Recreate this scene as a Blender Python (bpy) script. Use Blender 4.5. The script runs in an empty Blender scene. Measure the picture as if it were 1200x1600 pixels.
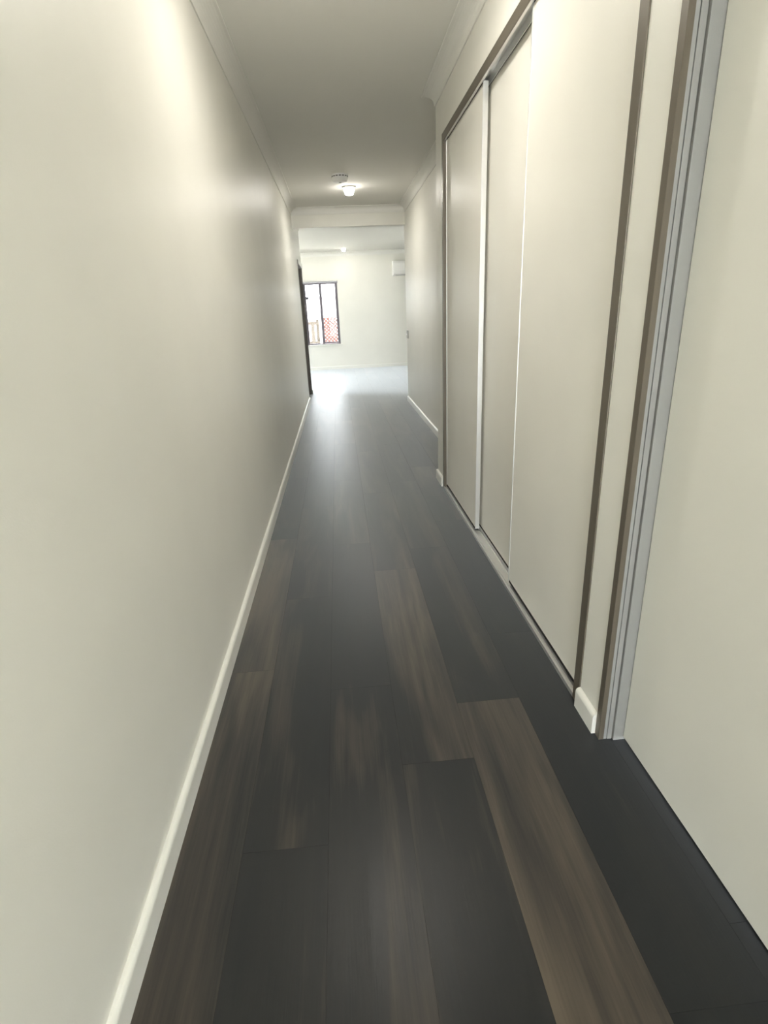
import bpy, bmesh, math, random
from mathutils import Vector, Matrix
random.seed(7)
S = bpy.context.scene
C = S.collection

# ------------------------------------------------------------------ camera
F_PX, YAW, PITCH, ROLL, CAM_H = 841.8, 0.06673, -0.35671, -0.04504, 1.2
cy, sy = math.cos(YAW), math.sin(YAW)
fw = Vector((sy*math.cos(PITCH), cy*math.cos(PITCH), math.sin(PITCH)))
r0 = Vector((cy, -sy, 0)); u0 = r0.cross(fw)
rt = r0*math.cos(ROLL) + u0*math.sin(ROLL)
up = -r0*math.sin(ROLL) + u0*math.cos(ROLL)
cd = bpy.data.cameras.new('camera'); cam = bpy.data.objects.new('camera', cd); C.objects.link(cam)
m = Matrix.Identity(4)
for i in range(3):
    m[i][0], m[i][1], m[i][2] = rt[i], up[i], -fw[i]
m[2][3] = CAM_H
cam.matrix_world = m
cd.sensor_fit = 'VERTICAL'; cd.sensor_height = 24; cd.lens = F_PX/1600*24
cd.clip_start = 0.02; cd.clip_end = 200
S.camera = cam

# ------------------------------------------------------------------ sky, lights, exposure
w = bpy.data.worlds.new('sky'); S.world = w; w.use_nodes = True
bgn = w.node_tree.nodes['Background']
bgn.inputs[0].default_value = (0.93, 0.96, 1.0, 1); bgn.inputs[1].default_value = 3.65
LAMP_STRENGTH = 118.0
LAMP_COLOUR = (1.0, 0.95, 0.87, 1)
vs = S.view_settings
vs.view_transform = 'Standard'; vs.look = 'None'; vs.gamma = 1; vs.use_curve_mapping = False
vs.exposure = 2.34

sl = bpy.data.lights.new('sun', 'SUN'); sl.energy = 7; sl.angle = math.radians(3); sl.color = (1, .96, .90)
so = bpy.data.objects.new('sun', sl); C.objects.link(so); so.location = (0, 0, 12)
so.rotation_euler = Vector((-0.20, 0.24, 1)).to_track_quat('Z', 'Y').to_euler()

def portal(loc, rot, sx, sy_):
    l = bpy.data.lights.new('window_portal', 'AREA'); l.shape = 'RECTANGLE'; l.size = sx; l.size_y = sy_
    l.cycles.is_portal = True
    o = bpy.data.objects.new('window_portal', l); C.objects.link(o); o.location = loc; o.rotation_euler = rot
portal((-0.325, 12.95, 1.2), (-math.pi/2, 0, 0), 0.8, 1.35)
portal((-4.2, 10.5, 1.1), (0, -math.pi/2, 0), 2.2, 2.3)
portal((3.4, 10.2, 1.4), (0, math.pi/2, 0), 1.1, 0.9)
portal((0.10, -2.85, 1.1), (math.pi/2, 0, 0), 1.1, 2.2)

# ------------------------------------------------------------------ materials
def mat(name, col, rough=0.5, metal=0.0, spec=0.5, emis=None, es=0, bump=0, bscale=200, var=0, vscale=3):
    M = bpy.data.materials.new(name); M.use_nodes = True
    n = M.node_tree.nodes; l = M.node_tree.links; b = n['Principled BSDF']
    b.inputs['Base Color'].default_value = (*col, 1); b.inputs['Roughness'].default_value = rough
    b.inputs['Metallic'].default_value = metal; b.inputs['Specular IOR Level'].default_value = spec
    if emis:
        b.inputs['Emission Color'].default_value = (*emis[:3], 1); b.inputs['Emission Strength'].default_value = es
    tc = n.new('ShaderNodeTexCoord')
    if bump:
        t = n.new('ShaderNodeTexNoise'); t.inputs['Scale'].default_value = bscale; t.inputs['Detail'].default_value = 3
        bp = n.new('ShaderNodeBump'); bp.inputs['Strength'].default_value = bump; bp.inputs['Distance'].default_value = 0.002
        l.new(tc.outputs['Object'], t.inputs['Vector']); l.new(t.outputs['Fac'], bp.inputs['Height']); l.new(bp.outputs['Normal'], b.inputs['Normal'])
    if var:
        t = n.new('ShaderNodeTexNoise'); t.inputs['Scale'].default_value = vscale; t.inputs['Detail'].default_value = 2
        r = n.new('ShaderNodeValToRGB')
        r.color_ramp.elements[0].position = 0.35; r.color_ramp.elements[1].position = 0.65
        r.color_ramp.elements[0].color = (*[c*(1-var) for c in col], 1); r.color_ramp.elements[1].color = (*[min(1, c*(1+var)) for c in col], 1)
        l.new(tc.outputs['Object'], t.inputs['Vector']); l.new(t.outputs['Fac'], r.inputs['Fac']); l.new(r.outputs['Color'], b.inputs['Base Color'])
    return M

M = {}
M['wall'] = mat('painted_wall', (0.85, 0.835, 0.765), 0.42, spec=0.45, bump=0.10, bscale=260, var=0.012)
M['ceil'] = mat('ceiling_paint', (0.86, 0.85, 0.80), 0.85, spec=0.2, bump=0.05, bscale=200)
M['trim'] = mat('gloss_trim_paint', (0.86, 0.85, 0.79), 0.28, spec=0.5)
M['door'] = mat('door_paint', (0.84, 0.825, 0.75), 0.40, spec=0.45, bump=0.04, bscale=300, var=0.01)
M['panel'] = mat('wardrobe_panel_vinyl', (0.88, 0.86, 0.785), 0.40, spec=0.45, bump=0.05, bscale=350, var=0.012)
M['silver'] = mat('satin_aluminium', (0.78, 0.78, 0.77), 0.32, metal=0.75, bump=0.03, bscale=400)
M['bronze'] = mat('taupe_aluminium', (0.15, 0.128, 0.098), 0.38, metal=0.25, bump=0.03, bscale=300)
M['taupe'] = mat('taupe_painted_jamb', (0.22, 0.195, 0.17), 0.5)
M['jamb'] = mat('grey_painted_jamb', (0.31, 0.31, 0.295), 0.38, spec=0.5, bump=0.12, bscale=500)
M['dark_gap'] = mat('gap_black', (0.012, 0.012, 0.012), 0.7)  # flat black; also stands for the shade in gaps under door and panels
M['sub'] = mat('dark_underlay', (0.010, 0.009, 0.008), 0.9, spec=0.1)
M['plastic'] = mat('white_plastic', (0.90, 0.89, 0.86), 0.35)
M['greyplastic'] = mat('grey_plastic', (0.45, 0.45, 0.42), 0.35)
M['winframe'] = mat('dark_window_frame', (0.17, 0.15, 0.17), 0.4, metal=0.2)
M['blind'] = mat('grey_blind_fabric', (0.42, 0.42, 0.46), 0.7, bump=0.1, bscale=300)
M['lampglow'] = mat('lamp_diffuser', (1, 1, 1), 0.4, emis=LAMP_COLOUR, es=LAMP_STRENGTH)
M['lampside'] = mat('lamp_frosted_side', (1, 1, 1), 0.4, emis=LAMP_COLOUR, es=5.0)
M['timber'] = mat('pale_fence_timber', (0.055, 0.045, 0.037), 0.8, var=0.2, vscale=8)
M['redtimber'] = mat('red_brown_timber', (0.058, 0.017, 0.013), 0.8, var=0.2, vscale=8)
M['render'] = mat('pale_render', (0.42, 0.42, 0.41), 0.9)
M['roof'] = mat('pale_roof_sheet', (0.66, 0.67, 0.69), 0.7)
M['gutter'] = mat('grey_gutter', (0.05, 0.05, 0.06), 0.5)
M['concrete'] = mat('pale_concrete_yard', (0.62, 0.60, 0.56), 0.9, var=0.15, vscale=2)
M['closet'] = mat('closet_lining', (0.5, 0.48, 0.44), 0.7)

g = bpy.data.materials.new('clear_glass'); g.use_nodes = True
n = g.node_tree.nodes; l = g.node_tree.links; n.remove(n['Principled BSDF'])
tr = n.new('ShaderNodeBsdfTransparent'); gl = n.new('ShaderNodeBsdfGlossy'); gl.inputs['Roughness'].default_value = 0.01
fr = n.new('ShaderNodeFresnel'); fr.inputs[0].default_value = 1.25; mx = n.new('ShaderNodeMixShader')
tr.inputs[0].default_value = (0.97, 0.985, 0.98, 1)
l.new(fr.outputs[0], mx.inputs[0]); l.new(tr.outputs[0], mx.inputs[1]); l.new(gl.outputs[0], mx.inputs[2]); l.new(mx.outputs[0], n['Material Output'].inputs[0])
M['glass'] = g

def floor_mat():
    """vinyl plank: grain running along Y, tone from the plank's own object colour, offset per plank"""
    P = bpy.data.materials.new('dark_vinyl_plank'); P.use_nodes = True
    n = P.node_tree.nodes; l = P.node_tree.links; b = n['Principled BSDF']
    oi = n.new('ShaderNodeObjectInfo'); tc = n.new('ShaderNodeTexCoord')
    off = n.new('ShaderNodeVectorMath'); off.operation = 'SCALE'; off.inputs[0].default_value = (13.1, 7.7, 3.3)
    l.new(oi.outputs['Random'], off.inputs['Scale'])
    add = n.new('ShaderNodeVectorMath'); add.operation = 'ADD'
    l.new(tc.outputs['Object'], add.inputs[0]); l.new(off.outputs[0], add.inputs[1])
    def noise(sx, sy_, detail, dist=0.0):
        mp = n.new('ShaderNodeMapping'); mp.inputs['Scale'].default_value = (sx, sy_, 1)
        t = n.new('ShaderNodeTexNoise'); t.inputs['Scale'].default_value = 1; t.inputs['Detail'].default_value = detail
        t.inputs['Distortion'].default_value = dist
        l.new(add.outputs[0], mp.inputs['Vector']); l.new(mp.outputs[0], t.inputs['Vector']); return t.outputs['Fac']
    blotch = noise(8, 1.0, 3, 0.6); streak = noise(45, 1.6, 4, 0.4); fine = noise(260, 9, 3)
    sep = n.new('ShaderNodeSeparateColor'); l.new(oi.outputs['Color'], sep.inputs[0])
    def math_(op, a, b_):
        k = n.new('ShaderNodeMath'); k.operation = op
        for i, v in enumerate((a, b_)):
            if isinstance(v, (int, float)): k.inputs[i].default_value = v
            else: l.new(v, k.inputs[i])
        return k.outputs[0]
    v = math_('ADD', sep.outputs[0], math_('MULTIPLY', math_('SUBTRACT', blotch, 0.5), 1.6))
    v = math_('ADD', v, math_('MULTIPLY', math_('SUBTRACT', streak, 0.5), 0.50))
    v = math_('ADD', v, math_('MULTIPLY', math_('SUBTRACT', fine, 0.5), 0.22))
    r = n.new('ShaderNodeValToRGB'); e = r.color_ramp.elements
    e[0].position = 0.05; e[0].color = (0.003, 0.0036, 0.0032, 1)
    e[1].position = 1.0; e[1].color = (0.098, 0.077, 0.053, 1)
    k = e.new(0.38); k.color = (0.007, 0.0068, 0.0054, 1)
    k = e.new(0.65); k.color = (0.038, 0.030, 0.0215, 1)
    l.new(v, r.inputs['Fac']); l.new(r.outputs['Color'], b.inputs['Base Color'])
    rr = n.new('ShaderNodeMapRange'); rr.inputs['To Min'].default_value = 0.31; rr.inputs['To Max'].default_value = 0.42
    l.new(streak, rr.inputs['Value']); l.new(rr.outputs[0], b.inputs['Roughness'])
    b.inputs['Specular IOR Level'].default_value = 0.32
    b.inputs['Sheen Weight'].default_value = 0.85; b.inputs['Sheen Roughness'].default_value = 0.40; b.inputs['Sheen Tint'].default_value = (0.92, 0.96, 1.0, 1)
    bp = n.new('ShaderNodeBump'); bp.inputs['Strength'].default_value = 0.18; bp.inputs['Distance'].default_value = 0.001
    l.new(fine, bp.inputs['Height']); l.new(bp.outputs[0], b.inputs['Normal'])
    return P
M['floor'] = floor_mat()

# ------------------------------------------------------------------ helpers
def box(bm, x0, x1, y0, y1, z0, z1, bev=0.0):
    t = bmesh.new()
    bmesh.ops.create_cube(t, size=1)
    for v in t.verts:
        v.co = Vector(((x0+x1)/2 + v.co.x*(x1-x0), (y0+y1)/2 + v.co.y*(y1-y0), (z0+z1)/2 + v.co.z*(z1-z0)))
    if bev: bmesh.ops.bevel(t, geom=list(t.edges), offset=bev, segments=2, affect='EDGES', profile=0.6)
    me = bpy.data.meshes.new('tmp'); t.to_mesh(me); bm.from_mesh(me); bpy.data.meshes.remove(me); t.free()
def bxs(*args, bev=0.0):
    bm = bmesh.new()
    for a in args: box(bm, *a, bev=bev)
    return bm
def obj(name, bm, m, parent=None, smooth=False, **props):
    me = bpy.data.meshes.new(name); bmesh.ops.recalc_face_normals(bm, faces=bm.faces); bm.to_mesh(me); bm.free()
    me.materials.append(M[m] if isinstance(m, str) else m)
    if smooth:
        for p in me.polygons: p.use_smooth = True
    o = bpy.data.objects.new(name, me); C.objects.link(o)
    if parent:
        o.parent = parent; o.location = -parent.location if parent.type == 'EMPTY' else (0, 0, 0)
    for k, v in props.items(): o[k] = v
    return o
def empty(name, loc=(0, 0, 0), **props):
    o = bpy.data.objects.new(name, None); o.location = loc; C.objects.link(o); o.empty_display_size = 0.1
    for k, v in props.items(): o[k] = v
    return o
ST = dict(kind='structure')
def lathe(prof, seg=40, loc=(0, 0, 0)):
    bm = bmesh.new(); rings = []
    for r, z in prof:
        if r < 1e-6: rings.append([bm.verts.new((loc[0], loc[1], loc[2]+z))])
        else: rings.append([bm.verts.new((loc[0]+r*math.cos(2*math.pi*i/seg), loc[1]+r*math.sin(2*math.pi*i/seg), loc[2]+z)) for i in range(seg)])
    for a, b in zip(rings, rings[1:]):
        for i in range(seg):
            j = (i+1) % seg
            if len(a) == 1 and len(b) == 1: continue
            if len(a) == 1: bm.faces.new((a[0], b[i], b[j]))
            elif len(b) == 1: bm.faces.new((a[i], a[j], b[0]))
            else: bm.faces.new((a[i], a[j], b[j], b[i]))
    return bm
def sweep(path, prof, closed=False):
    """sweep (offset, z) profile along an xy path; offsets go to the left of travel; mitred corners"""
    P = [Vector(p) for p in path]; N = len(P); bm = bmesh.new(); rings = []
    for i in range(N):
        d0 = (P[i]-P[i-1]).normalized() if (i > 0 or closed) else None
        d1 = (P[(i+1) % N]-P[i]).normalized() if (i < N-1 or closed) else None
        if d0 is None: d0 = d1
        if d1 is None: d1 = d0
        n0 = Vector((-d0.y, d0.x)); n1 = Vector((-d1.y, d1.x)); mm = (n0+n1); mm = mm/ (mm.dot(n0))
        rings.append([bm.verts.new((P[i].x+mm.x*o, P[i].y+mm.y*o, z)) for o, z in prof])
    K = len(prof)
    for i in range(N if closed else N-1):
        a, b = rings[i], rings[(i+1) % N]
        for k in range(K):
            bm.faces.new((a[k], a[(k+1) % K], b[(k+1) % K], b[k]))
    if not closed: bm.faces.new(rings[0]); bm.faces.new(rings[-1])
    return bm

# ------------------------------------------------------------------ key planes (metres)
XL, XW, XF = -0.479, 0.682, 0.929          # left wall, wardrobe wall, far right wall
ZC = 2.42                                   # ceiling
YB = -2.7                                   # entry wall behind the camera
YN0, YN1 = 3.655, 3.87                      # far nib
YFW = 12.75                                 # living room far wall
YLE = 8.90                                  # end of the left wall
YRE = 7.64                                  # end of the right wall
LX0, LX1 = -4.0, 3.2                        # living room
T = 0.09

# ------------------------------------------------------------------ floor and its planks
floor = obj('floor', bxs((LX0-.1, LX1+.1, YB-.1, YFW+.1, -0.12, -0.003)), 'sub', **ST)
PW, PL, GAP = 0.205, 1.22, 0.0004
def plank_mesh(wx, ly):
    bm = bmesh.new()                         # square-edged plank, parted from its neighbours by a fine open joint
    box(bm, -wx/2, wx/2, 0, ly, -0.0028, 0)
    bmesh.ops.delete(bm, geom=[f for f in bm.faces if f.calc_center_median().z < -0.0027], context='FACES')
    for f in bm.faces: f.material_index = 0 if f.normal.z > .5 or f.calc_center_median().z > -1e-5 else 1
    return bm
plank_cache = {}
def plank(x0, x1, y0, y1, tone):
    wx = round(x1-x0-GAP, 4); ly = round(y1-y0-GAP, 4)
    if (wx, ly) not in plank_cache:
        o = obj('plank', plank_mesh(wx, ly), 'floor', floor); o.data.materials.append(M['sub']); plank_cache[(wx, ly)] = o.data
    else:
        o = bpy.data.objects.new('plank', plank_cache[(wx, ly)]); C.objects.link(o); o.parent = floor
    o.location = ((x0+x1)/2, y0+GAP/2, 0); o.color = (tone, tone, tone, 1)
# column k covers x = 0.098+(k)*PW ... ; joint offsets read off the photo for the corridor columns
JOINT = {-3: 1.66, -2: 0.95, -1: 1.52, 0: 1.17, 1: 1.40, 2: 0.55, 3: 1.9, -4: 0.7}
TONE = {(-3, 0): .80, (-3, -1): .80, (-3, 1): .30, (-3, 2): .42,
        (-2, -1): .22, (-2, 0): .25, (-2, 1): .40,
        (-1, -1): .30, (-1, 0): .32, (-1, 1): .45,
        (0, -1): .36, (0, 0): .66, (0, 1): .45,
        (1, -1): .70, (1, 0): .33, (1, 1): .5, (2, -1): .02, (2, 0): .05, (2, 1): .3, (3, -2): .0, (3, -1): .0, (3, 0): .05}
kmin, kmax = -20, 15
for k in range(kmin, kmax+1):
    x0 = 0.098+k*PW; x1 = x0+PW
    corridor = -4 <= k <= 4
    ys, ye = (YB, YFW) if corridor else (YRE if k > 0 else YLE, YFW)
    x0 = max(x0, LX0); x1 = min(x1, LX1)
    j = JOINT.get(k, (k*0.437) % PL)
    i0 = math.floor((ys-j)/PL)
    for i in range(i0, 20):
        a, b = max(ys, j+i*PL), min(ye, j+(i+1)*PL)
        if b-a < 0.02: continue
        plank(x0, x1, a, b, TONE.get((k, i), random.choice((.28, .34, .42, .5, .58))))

# ------------------------------------------------------------------ ceiling, walls
obj('ceiling', bxs((LX0-.1, LX1+.1, YB-.1, YFW+.1, ZC, ZC+.1)), 'ceil', **ST)
DY0, DY1, DZ = 8.06, 8.81, 1.87             # doorway at the end of the left wall
obj('wall_left', bxs((XL-T, XL, YB, DY0, 0, ZC), (XL-T, XL, DY0, DY1, DZ, ZC), (XL-T, XL, DY1, YLE, 0, ZC)), 'wall', **ST)
D1Y0, D1Y1, D1Z = 0.34, 1.216, 2.07         # door beside the camera
HZ = 2.146                                  # wardrobe opening
WY0, WY1 = 1.340, YN0
wr = bxs((XW, XW+T, YB, D1Y0, 0, ZC), (XW, XW+T, D1Y0, D1Y1, D1Z, ZC), (XW, XW+T, D1Y1, WY0, 0, ZC),
         (XW, XW+T, WY0, WY1, HZ, ZC), (XW, XW+T, WY1, YN1-T, 0, ZC), (XW, XF+T, YN1-T, YN1, 0, ZC))
obj('wall_right', wr, 'wall', **ST)
obj('wall_right_far', bxs((XF, XF+T, YN1, YRE, 0, ZC), (XF+T, LX1, YRE-T, YRE, 0, ZC)), 'wall', **ST)
obj('wall_beam', bxs((XL, XF, 7.53, YRE, 2.205, ZC)), 'wall', **ST)
# living room shell, with openings for the windows
W1 = (-0.70, 0.05, 0.55, 1.84)
obj('wall_living_far', bxs((LX0, W1[0], YFW, YFW+.2, 0, ZC), (W1[1], LX1, YFW, YFW+.2, 0, ZC), (W1[0], W1[1], YFW, YFW+.2, 0, W1[2]), (W1[0], W1[1], YFW, YFW+.2, W1[3], ZC)), 'wall', **ST)
W2 = (9.4, 11.6, 0.04, 2.15)
obj('wall_living_left', bxs((LX0-.2, LX0, YLE-T, W2[0], 0, ZC), (LX0-.2, LX0, W2[1], YFW+.2, 0, ZC), (LX0-.2, LX0, W2[0], W2[1], 0, W2[2]), (LX0-.2, LX0, W2[0], W2[1], W2[3], ZC)), 'wall', **ST)
W4 = (9.8, 10.6, 0.9, 1.9)  # unseen window, added to let more daylight into the living room
obj('wall_living_right', bxs((LX1, LX1+.2, YRE-T, W4[0], 0, ZC), (LX1, LX1+.2, W4[1], YFW+.2, 0, ZC), (LX1, LX1+.2, W4[0], W4[1], 0, W4[2]), (LX1, LX1+.2, W4[0], W4[1], W4[3], ZC)), 'wall', **ST)
obj('wall_living_near', bxs((LX0, XL-T, YLE-T, YLE, 0, ZC)), 'wall', **ST)
# dim room behind the left doorway
obj('wall_side_room', bxs((-2.6, XL-T, 7.2-T, 7.2, 0, ZC), (-2.6-T, -2.6, 7.2-T, YLE, 0, ZC)), 'wall', **ST)
# room shell behind the closed door on the right
obj('wall_closet', bxs((XW+T, XW+.72, WY0-T-.02, WY0-.02, 0, ZC), (XW+.66, XW+.72, WY0-.02, YN1-T, 0, ZC)), 'closet', **ST)
# entry wall with a tall sidelight, behind the camera
W3 = (-0.45, 0.65, 0.04, 2.22)
obj('wall_entry', bxs((XL-T, W3[0], YB-T, YB, 0, ZC), (W3[1], XW+T, YB-T, YB, 0, ZC), (W3[0], W3[1], YB-T, YB, 0, W3[2]), (W3[0], W3[1], YB-T, YB, W3[3], ZC)), 'wall', **ST)

# unseen roof slab, added so its eaves keep the sun out of the rooms
obj('sun_block_roof', bxs((LX0-.8, LX1+.8, YLE-.8, YFW+.8, ZC+.1, ZC+.3), (-1.6, 1.8, YB-.7, YLE-.8, ZC+.1, ZC+.3), bev=.01), 'roof', **ST)
# ------------------------------------------------------------------ cornices and baseboards
ch = 0.075
cove = [(0, ZC), (0, ZC-ch), (0.006, ZC-ch)]
for i in range(9):
    a = i/8*math.pi/2
    cove.append((ch-(ch-0.006)*math.cos(a), ZC-ch+0.004+(ch-0.010)*math.sin(a)) if False else (ch-(ch-0.008)*math.cos(a), (ZC-ch+0.006)+(ch-0.014)*(math.sin(a))))
cove += [(ch, ZC-0.006), (ch, ZC)]
obj('trim_1', sweep([(XW, YB), (XW, YN1), (XF, YN1), (XF, 7.53), (XL, 7.53), (XL, YB)], cove), 'ceil', **ST)
obj('trim_2', sweep([(XL, YLE), (XL, YRE), (XF, YRE), (LX1, YRE), (LX1, YFW), (LX0, YFW), (LX0, YLE)], cove, closed=True), 'ceil', **ST)
BH, BT = 0.070, 0.015
skirt = [(0, 0.0), (BT, 0.0), (BT, BH-0.014)]
for i in range(1, 7):
    a = i/6*math.pi/2; skirt.append((BT-0.012+0.012*math.cos(a), BH-0.014+0.014*math.sin(a)))
skirt += [(0, BH)]
def baseboard(name, path): return obj(name, sweep(path, skirt), 'trim', **ST)
baseboard('baseboard_left', [(XL, DY0-0.03), (XL, YB)])
baseboard('baseboard_right', [(XW, D1Y1+0.002), (XW, WY0)])
baseboard('baseboard_right_corner', [(XW, YN0), (XW, YN1), (XF, YN1), (XF, YRE), (LX1, YRE)])
baseboard('baseboard_living_far', [(LX1, YFW), (LX0, YFW)])
baseboard('baseboard_living_near', [(LX0, YLE), (XL, YLE), (XL, DY1+0.03)])
baseboard('baseboard_right_entry', [(XW, YB), (XW, D1Y0-0.03)])

# ------------------------------------------------------------------ sliding wardrobe
wb = empty('sliding_wardrobe', (XW, 2.5, 0), label='built-in three-panel sliding wardrobe with cream doors in a taupe metal frame', category='wardrobe')
FX = XW-0.004                                # front plane of the frame
obj('frame_jamb', bxs((FX, XW+.11, WY0, WY0+.041, 0.0, HZ), bev=.0015), 'bronze', wb)
obj('frame_jamb', bxs((FX, XW+.11, YN0-.036, YN0, 0.0, HZ), bev=.0015), 'bronze', wb)
hy0, hy1 = WY0+.041, YN0-.036
ht = obj('head_track', bxs((FX, FX+.004, hy0, hy1, HZ-.042, HZ-.001), (FX+.004, XW+.11, hy0, hy1, HZ-.012, HZ-.001)), 'bronze', wb)
obj('track_lining', bxs((FX+.004, FX+.016, hy0, hy1, HZ-.040, HZ-.012), (FX+.016, XW+.10, hy0, hy1, HZ-.020, HZ-.012), (FX+.047, FX+.050, hy0, hy1, HZ-.048, HZ-.020), (FX+.088, FX+.108, hy0, hy1, HZ-.040, HZ-.020)), 'silver', ht, label='silver inner guide rails of the head track')
ft = obj('floor_track', bxs((FX, XW+.11, hy0, hy1, 0.0, 0.006), (FX, FX+.004, hy0, hy1, 0.006, 0.016), (FX+.014, FX+.017, hy0, hy1, .006, .014), (FX+.047, FX+.050, hy0, hy1, .006, .014), (FX+.090, FX+.093, hy0, hy1, .006, .014)), 'silver', wb, label='silver floor track with raised rails')
def door_panel(y0, y1, x, label):
    p = obj('door_panel', bxs((x+.003, x+.021, y0+.004, y1-.004, .030, HZ-.040)), 'panel', wb, label=label)
    for (a, b) in ((y0, y0+.004), (y1-.004, y1)):
        obj('edge_strip', bxs((x, x+.024, a, b, .024, HZ-.034), bev=.001), 'silver', p, label='silver metal edge strip')
    obj('bottom_gap_shade', bxs((x+.004, x+.020, y0+.004, y1-.004, .016, .030)), 'dark_gap', p, label='black strip in place of the shaded gap under the panel')  # shade of the gap below the panel, built as a black strip
    obj('top_strip', bxs((x+.004, x+.020, y0+.004, y1-.004, HZ-.040, HZ-.034)), 'dark_gap', p, label='dark strip along the panel top')  # dark strip along the top of the panel
door_panel(2.775, hy1-.001, FX+.019, 'cream sliding panel farthest along, with a silver edge facing the camera')
door_panel(2.05, 2.90, FX+.056, 'cream middle sliding panel on the back track')
door_panel(hy0+.001, 2.15, FX+.019, 'wide cream sliding panel nearest the camera')

# ------------------------------------------------------------------ door_1: closed flush door beside the camera
d1 = empty('door_1', (XW, 0.78, 0), **ST)
JY = D1Y1-.024                               # face of the reveal
def door_frame(parent, x, sgn, y0, y1, z):
    """x: wall face, sgn: direction into the wall, y0..y1 wall opening, z head"""
    def X(a, b): return (min(x+sgn*a, x+sgn*b), max(x+sgn*a, x+sgn*b))
    fr = obj('frame_edge', bxs((*X(-.004, .010), y0, y0+.024, 0, z), (*X(-.004, .010), y1-.024, y1, 0, z), (*X(-.004, .010), y0+.024, y1-.024, z-.024, z)), 'bronze', parent, label='taupe edge of the door frame')
    for s, ya, yb in ((1, y0, y0+.024), (-1, y1-.024, y1)):
        def Y(a, b): return (min(ya, yb) if s > 0 else yb-b, ya+b if s > 0 else yb)
        prs = [(.010, .019, .0235), (.0205, .034, .0245), (.036, .094, .031)]
        obj('jamb', bxs(*[(*X(a, b), *Y(0, d), 0, z-.024) for a, b, d in prs], bev=.0008), 'jamb', parent)
        obj('jamb_groove', bxs((*X(.012, .05), *Y(0, .0185), 0, z-.024)), 'dark_gap', parent)
    obj('head_jamb', bxs(*[(*X(a, b), y0+.024, y1-.024, z-d, z) for a, b, d in [(.010, .019, .0235), (.0205, .034, .0245), (.036, .094, .031)]]), 'jamb', parent)
door_frame(d1, XW, 1, D1Y0, D1Y1, D1Z)
leaf = obj('door_leaf', bxs((XW+.064, XW+.099, D1Y0+.034, D1Y1-.034, .012, D1Z-.034), bev=.0015), 'door', d1)
obj('door_gap_shade', bxs((XW+.072, XW+.12, D1Y0+.024, D1Y1-.024, -0.002, 0.0015)), 'dark_gap', d1)  # black strip stands for the shade in the gap under the leaf
hd = obj('door_handle', lathe([(0, 0), (.026, 0), (.026, .006), (.010, .008), (.010, .045), (0, .045)], 24), 'silver', leaf)
hd.matrix_parent_inverse = Matrix.Identity(4); hd.rotation_euler = (0, -math.pi/2, 0); hd.location = (XW+.064, D1Y0+.10, 1.0)
hl = obj('lever', bxs((-.049+XW+.064, -.035+XW+.064, D1Y0+.09, D1Y0+.22, .991, 1.009), bev=.003), 'silver', leaf)

# ------------------------------------------------------------------ door_2: doorway at the end of the left wall
d2 = empty('door_2', (XL, (DY0+DY1)/2, 0), **ST)
def dark_frame():
    obj('frame_edge', bxs((XL-.01, XL+.006, DY0-.028, DY0, 0, DZ+.028), (XL-.01, XL+.006, DY1, DY1+.028, 0, DZ), bev=.001), 'taupe', d2)
    obj('jamb', bxs((XL-T-.004, XL-.010, DY0, DY0+.02, 0, DZ), bev=.001), 'taupe', d2)
    obj('jamb', bxs((XL-T-.004, XL-.010, DY1-.02, DY1, 0, DZ), bev=.001), 'taupe', d2)
    obj('head_architrave', bxs((XL-T-.004, XL+.016, DY0, DY1+.03, DZ-.03, DZ+.03), bev=.002), 'trim', d2, label='white head of the doorway')
dark_frame()

# ------------------------------------------------------------------ windows
def window(name, axis, a0, a1, z0, z1, p0, p1, m='winframe', mull=True, screen=False):
    """axis 'x': lies in a y=const wall; frame occupies p0..p1 across the wall"""
    e = empty(name, ((a0+a1)/2, p0, z0) if axis == 'x' else (p0, (a0+a1)/2, z0), **ST)
    def B(u0, u1, v0, v1, w0, w1): return (u0, u1, v0, v1, w0, w1) if axis == 'x' else (v0, v1, u0, u1, w0, w1)
    f = .028
    obj('window_frame', bxs(B(a0, a0+f, p0, p1, z0, z1), B(a1-f, a1, p0, p1, z0, z1), B(a0+f, a1-f, p0, p1, z0, z0+f*.6), B(a0+f, a1-f, p0, p1, z1-f, z1), bev=.002), m, e)
    mid = (a0+a1)/2; pm = (p0+p1)/2
    for k, (u0, u1) in enumerate(((a0+f, mid), (mid, a1-f))):
        q0, q1 = (pm-.022, pm-.002) if k else (pm+.002, pm+.022)
        s = .028
        sa = obj('sash', bxs(B(u0, u0+s, q0, q1, z0+.021, z1-f), B(u1-s, u1, q0, q1, z0+.021, z1-f), B(u0+s, u1-s, q0, q1, z0+.021, z0+.021+(s if k else .012)), B(u0+s, u1-s, q0, q1, z1-f-s*.5, z1-f)), m if k or not screen else 'winframe', e)
        obj('pane', bxs(B(u0+s, u1-s, (q0+q1)/2-.002, (q0+q1)/2+.002, z0+.03, z1-f-s*.5)), 'glass', sa)
    return e
w1 = window('window_1', 'x', W1[0], W1[1], W1[2], W1[3], YFW+.03, YFW+.09, screen=True)
obj('window_sill', bxs((W1[0]-.04, W1[1]+.05, YFW-.035, YFW+.03, W1[2]-.022, W1[2]), bev=.004), 'trim', w1, label='white sill')
window('window_2', 'y', W2[0], W2[1], W2[2], W2[3], LX0-.12, LX0-.05)
window('added_window', 'y', W4[0], W4[1], W4[2], W4[3], LX1+.05, LX1+.12)
window('window_3', 'x', W3[0], W3[1], W3[2], W3[3], YB-.075, YB-.02)
bl = empty('roller_blind', ((W1[0]+W1[1])/2, YFW-.01, W1[3]), label='grey roller blind rolled up at the head of the far window', category='blind')
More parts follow.
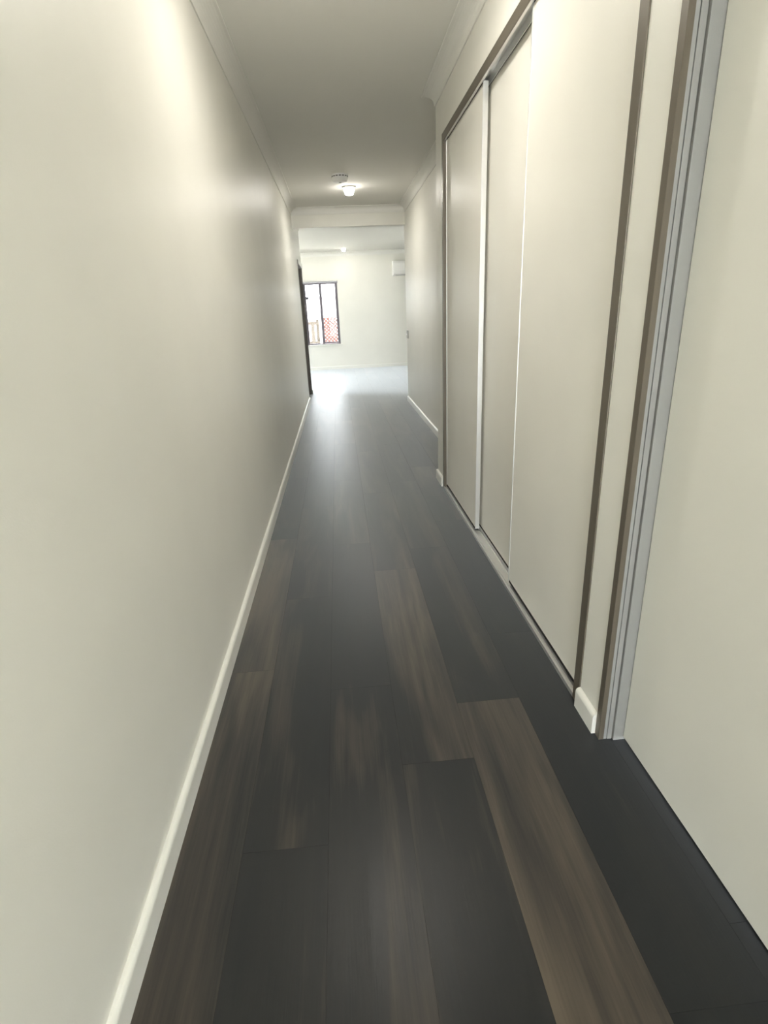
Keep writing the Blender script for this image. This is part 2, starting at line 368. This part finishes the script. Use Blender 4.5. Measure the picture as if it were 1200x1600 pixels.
rb = lathe([(0, 0), (.021, 0), (.021, W1[1]-W1[0]+.01), (0, W1[1]-W1[0]+.01)], 20)
for v in rb.verts: v.co = Vector((W1[0]-.005+v.co.z, YFW-.036+v.co.x, W1[3]-.004+v.co.y))
obj('rolled_fabric', rb, 'blind', bl)
obj('bracket', bxs((W1[0]-.012, W1[0]-.006, YFW-.062, YFW, W1[3]-.030, W1[3]+.022)), 'winframe', bl)
obj('bracket', bxs((W1[1]+.006, W1[1]+.012, YFW-.062, YFW, W1[3]-.030, W1[3]+.022)), 'winframe', bl)
obj('bottom_bar', bxs((W1[0]+.003, W1[1]-.003, YFW-.061, YFW-.052, W1[3]-.045, W1[3]-.022)), 'winframe', bl)

# ------------------------------------------------------------------ fittings
def downlight(x, y, label, s=1.0):
    e = empty('ceiling_light', (x, y, ZC), label=label, category='ceiling light')
    t = obj('trim_ring', lathe([(.0, 0), (.070*s, 0), (.070*s, -.010), (.064*s, -.016), (.0, -.016)], 40), 'plastic', e); t.location = (0, 0, 0)
    d = obj('diffuser', lathe([(0, -.016), (.060*s, -.016), (.059*s, -.026), (.045*s, -.050*s-.01), (.042*s, -.058*s-.01), (0, -.058*s-.01)], 40), 'lampside', e); d.location = (0, 0, 0)
    d = obj('lens', lathe([(0, -.0585*s-.01), (.040*s, -.0585*s-.01), (.036*s, -.063*s-.01), (0, -.065*s-.01)], 40), 'lampglow', e, smooth=True); d.location = (0, 0, 0)
    return e
downlight(0.216, 6.40, 'small glowing white ceiling light beside the smoke alarm in the hallway')
downlight(0.226, 12.05, 'small lit ceiling light in the bright room beyond the beam', .72)
downlight(0.12, 2.2, 'lit ceiling light above the near half of the sliding wardrobe')
downlight(0.12, -1.3, 'added ceiling light, out of view by the glazed entry')  # unseen lamp, added to light the entry end
sa = empty('smoke_alarm', (0.118, 5.88, ZC), label='round white smoke alarm on the hallway ceiling', category='smoke alarm')
o = obj('base', lathe([(0, 0), (.080, 0), (.080, -.012), (.0, -.012)], 40), 'plastic', sa); o.location = (0, 0, 0)
o = obj('cover', lathe([(0, -.012), (.076, -.012), (.076, -.022), (.073, -.044), (.060, -.060), (.03, -.064), (0, -.064)], 40), 'plastic', sa, smooth=False); o.location = (0, 0, 0)
for k in range(16):
    a = 2*math.pi*k/16; b_ = bxs((.0735, .0775, -.010, .010, -.021, -.0145))
    v_ = obj('vent', b_, 'dark_gap', o); v_.parent = sa; v_.location = (0, 0, 0); v_.rotation_euler = (0, 0, a)
o = obj('test_button', lathe([(0, -.064), (.012, -.064), (.011, -.067), (0, -.067)], 20), 'greyplastic', sa); o.location = (0, 0, 0)

ls = empty('light_switch', (XF, 7.53, .89), label='small light switch on the right-hand wall end by the beam', category='light switch')
obj('switch_plate', bxs((XF-.012, XF, 7.44, 7.56, .845, .945), bev=.003), 'greyplastic', ls)
obj('rocker', bxs((XF-.030, XF-.012, 7.50, 7.54, .885, .905), bev=.002), 'plastic', ls)

ac = empty('air_conditioner', (1.68, YFW, 2.05), label='white wall-mounted split air conditioner high on the far wall', category='air conditioner')
AX0, AX1, AZ0, AZ1 = 1.27, 2.07, 1.905, 2.195
bm = bmesh.new(); prof = [(0, AZ0), (.15, AZ0), (.195, AZ0+.035), (.205, AZ0+.09), (.205, AZ1-.05), (.19, AZ1-.012), (.17, AZ1), (0, AZ1)]
A = [bm.verts.new((AX0, YFW-d, z)) for d, z in prof]; B = [bm.verts.new((AX1, YFW-d, z)) for d, z in prof]
for i in range(len(prof)):
    j = (i+1) % len(prof); bm.faces.new((A[i], A[j], B[j], B[i]))
bm.faces.new(A); bm.faces.new(B)
obj('body', bm, 'plastic', ac)
obj('front_panel', bxs((AX0+.012, AX1-.012, YFW-.213, YFW-.204, AZ0+.085, AZ1-.045), bev=.003), 'plastic', ac)
obj('air_louvre', bxs((AX0+.05, AX1-.05, YFW-.200, YFW-.155, AZ0+.002, AZ0+.012)), 'greyplastic', ac)
obj('intake_grille', bxs(*[(AX0+.05, AX1-.05, YFW-.05-.015*i-.006, YFW-.05-.015*i, AZ1, AZ1+.003) for i in range(7)]), 'greyplastic', ac)

# ------------------------------------------------------------------ outside, seen through the far window
obj('ground', bxs((-16, 14, YFW+.2, 40, -.30, -.12), (-16, LX0-.2, -8, YFW+.2, -.30, -.12), (LX1+.2, 14, -8, YFW+.2, -.30, -.12), (LX0-.2, LX1+.2, -10, YB-.1, -.30, -.12)), 'concrete', **ST)
fy = 15.6
fence = empty('paling_fence', (-.5, fy, -.12), label='pale timber paling fence with rails outside the far window', category='fence')
x = -3.2; k = 0
pm = None
while x < -.62:
    if pm is None: p = obj('paling', bxs((0, .10, 0, .016, -.12, 1.02)), 'timber', fence); pm = p
    else: p = pm.copy(); C.objects.link(p)
    p.location = Vector((x, fy, 0))-fence.location; x += .155
obj('rail', bxs((-3.3, -.50, fy+.018, fy+.055, .42, .50)), 'timber', fence)
obj('rail', bxs((-3.3, -.50, fy+.018, fy+.055, .93, 1.01)), 'timber', fence)
for xx in (-3.3, -.58): obj('post', bxs((xx, xx+.08, fy+.056, fy+.13, -.12, 1.06)), 'timber', fence)
lat = empty('lattice_screen', (.6, fy, -.12), label='red-brown diagonal lattice screen seen through the right pane', category='lattice screen')
bm = bmesh.new(); LXA, LXB, LZA, LZB = -.40, 1.5, .45, 1.10
def strip_(bm, xa, za, xb, zb, wd, y0, y1):
    d = Vector((xb-xa, zb-za)).normalized(); nn = Vector((-d.y, d.x))*wd/2
    q = [(xa+nn.x, za+nn.y), (xb+nn.x, zb+nn.y), (xb-nn.x, zb-nn.y), (xa-nn.x, za-nn.y)]
    a = [bm.verts.new((u, y0, v)) for u, v in q]; b = [bm.verts.new((u, y1, v)) for u, v in q]
    bm.faces.new(a); bm.faces.new(b)
    for i in range(4): bm.faces.new((a[i], a[(i+1) % 4], b[(i+1) % 4], b[i]))
h = LZB-LZA; s = .095; xx = LXA-h
while xx < LXB:
    for sg, yy in ((1, fy), (-1, fy+.012)):
        xa, za, xb, zb = (xx, LZA, xx+h, LZB) if sg > 0 else (xx, LZB, xx+h, LZA)
        if xa < LXA: t = LXA-xa; xa = LXA; za += sg*t
        if xb > LXB: t = xb-LXB; xb = LXB; zb -= sg*t
        if xb-xa > .02: strip_(bm, xa, za, xb, zb, .042, yy, yy+.011)
    xx += s
obj('lattice', bm, 'redtimber', lat, kind='stuff')
obj('rail', bxs((LXA-.02, LXB, fy-.015, fy+.04, LZA-.05, LZA)), 'redtimber', lat)
obj('rail', bxs((LXA-.02, LXB, fy-.015, fy+.04, -.12, -.06)), 'redtimber', lat)
for q in range(12):
    obj('baluster', bxs((LXA+q*.155, LXA+q*.155+.05, fy-.005, fy+.02, -.06, LZA-.05)), 'redtimber', lat)
for xx in (LXA-.03, LXB): obj('post', bxs((xx, xx+.06, fy-.02, fy+.045, -.12, LZB+.02)), 'redtimber', lat)
nh = empty('neighbour_house', (-1, 26, -.12), label='pale neighbouring house with a grey gutter line beyond the fence', category='house')
obj('house_wall', bxs((-6, 4, 25, 31, -.12, 1.80)), 'render', nh)
obj('gutter', bxs((-1.15, 4.4, 24.55, 24.67, 1.80, 1.90)), 'gutter', nh)
bm = bmesh.new()
q = [bm.verts.new(v) for v in ((-6.4, 24.6, 1.9), (4.4, 24.6, 1.9), (4.4, 31.4, 1.9), (-6.4, 31.4, 1.9), (-3.4, 28, 3.1), (1.4, 28, 3.1))]
for fidx in ((0, 1, 5, 4), (1, 2, 5), (2, 3, 4, 5), (3, 0, 4), (3, 2, 1, 0)): bm.faces.new([q[i] for i in fidx])
obj('roof', bm, 'roof', nh)
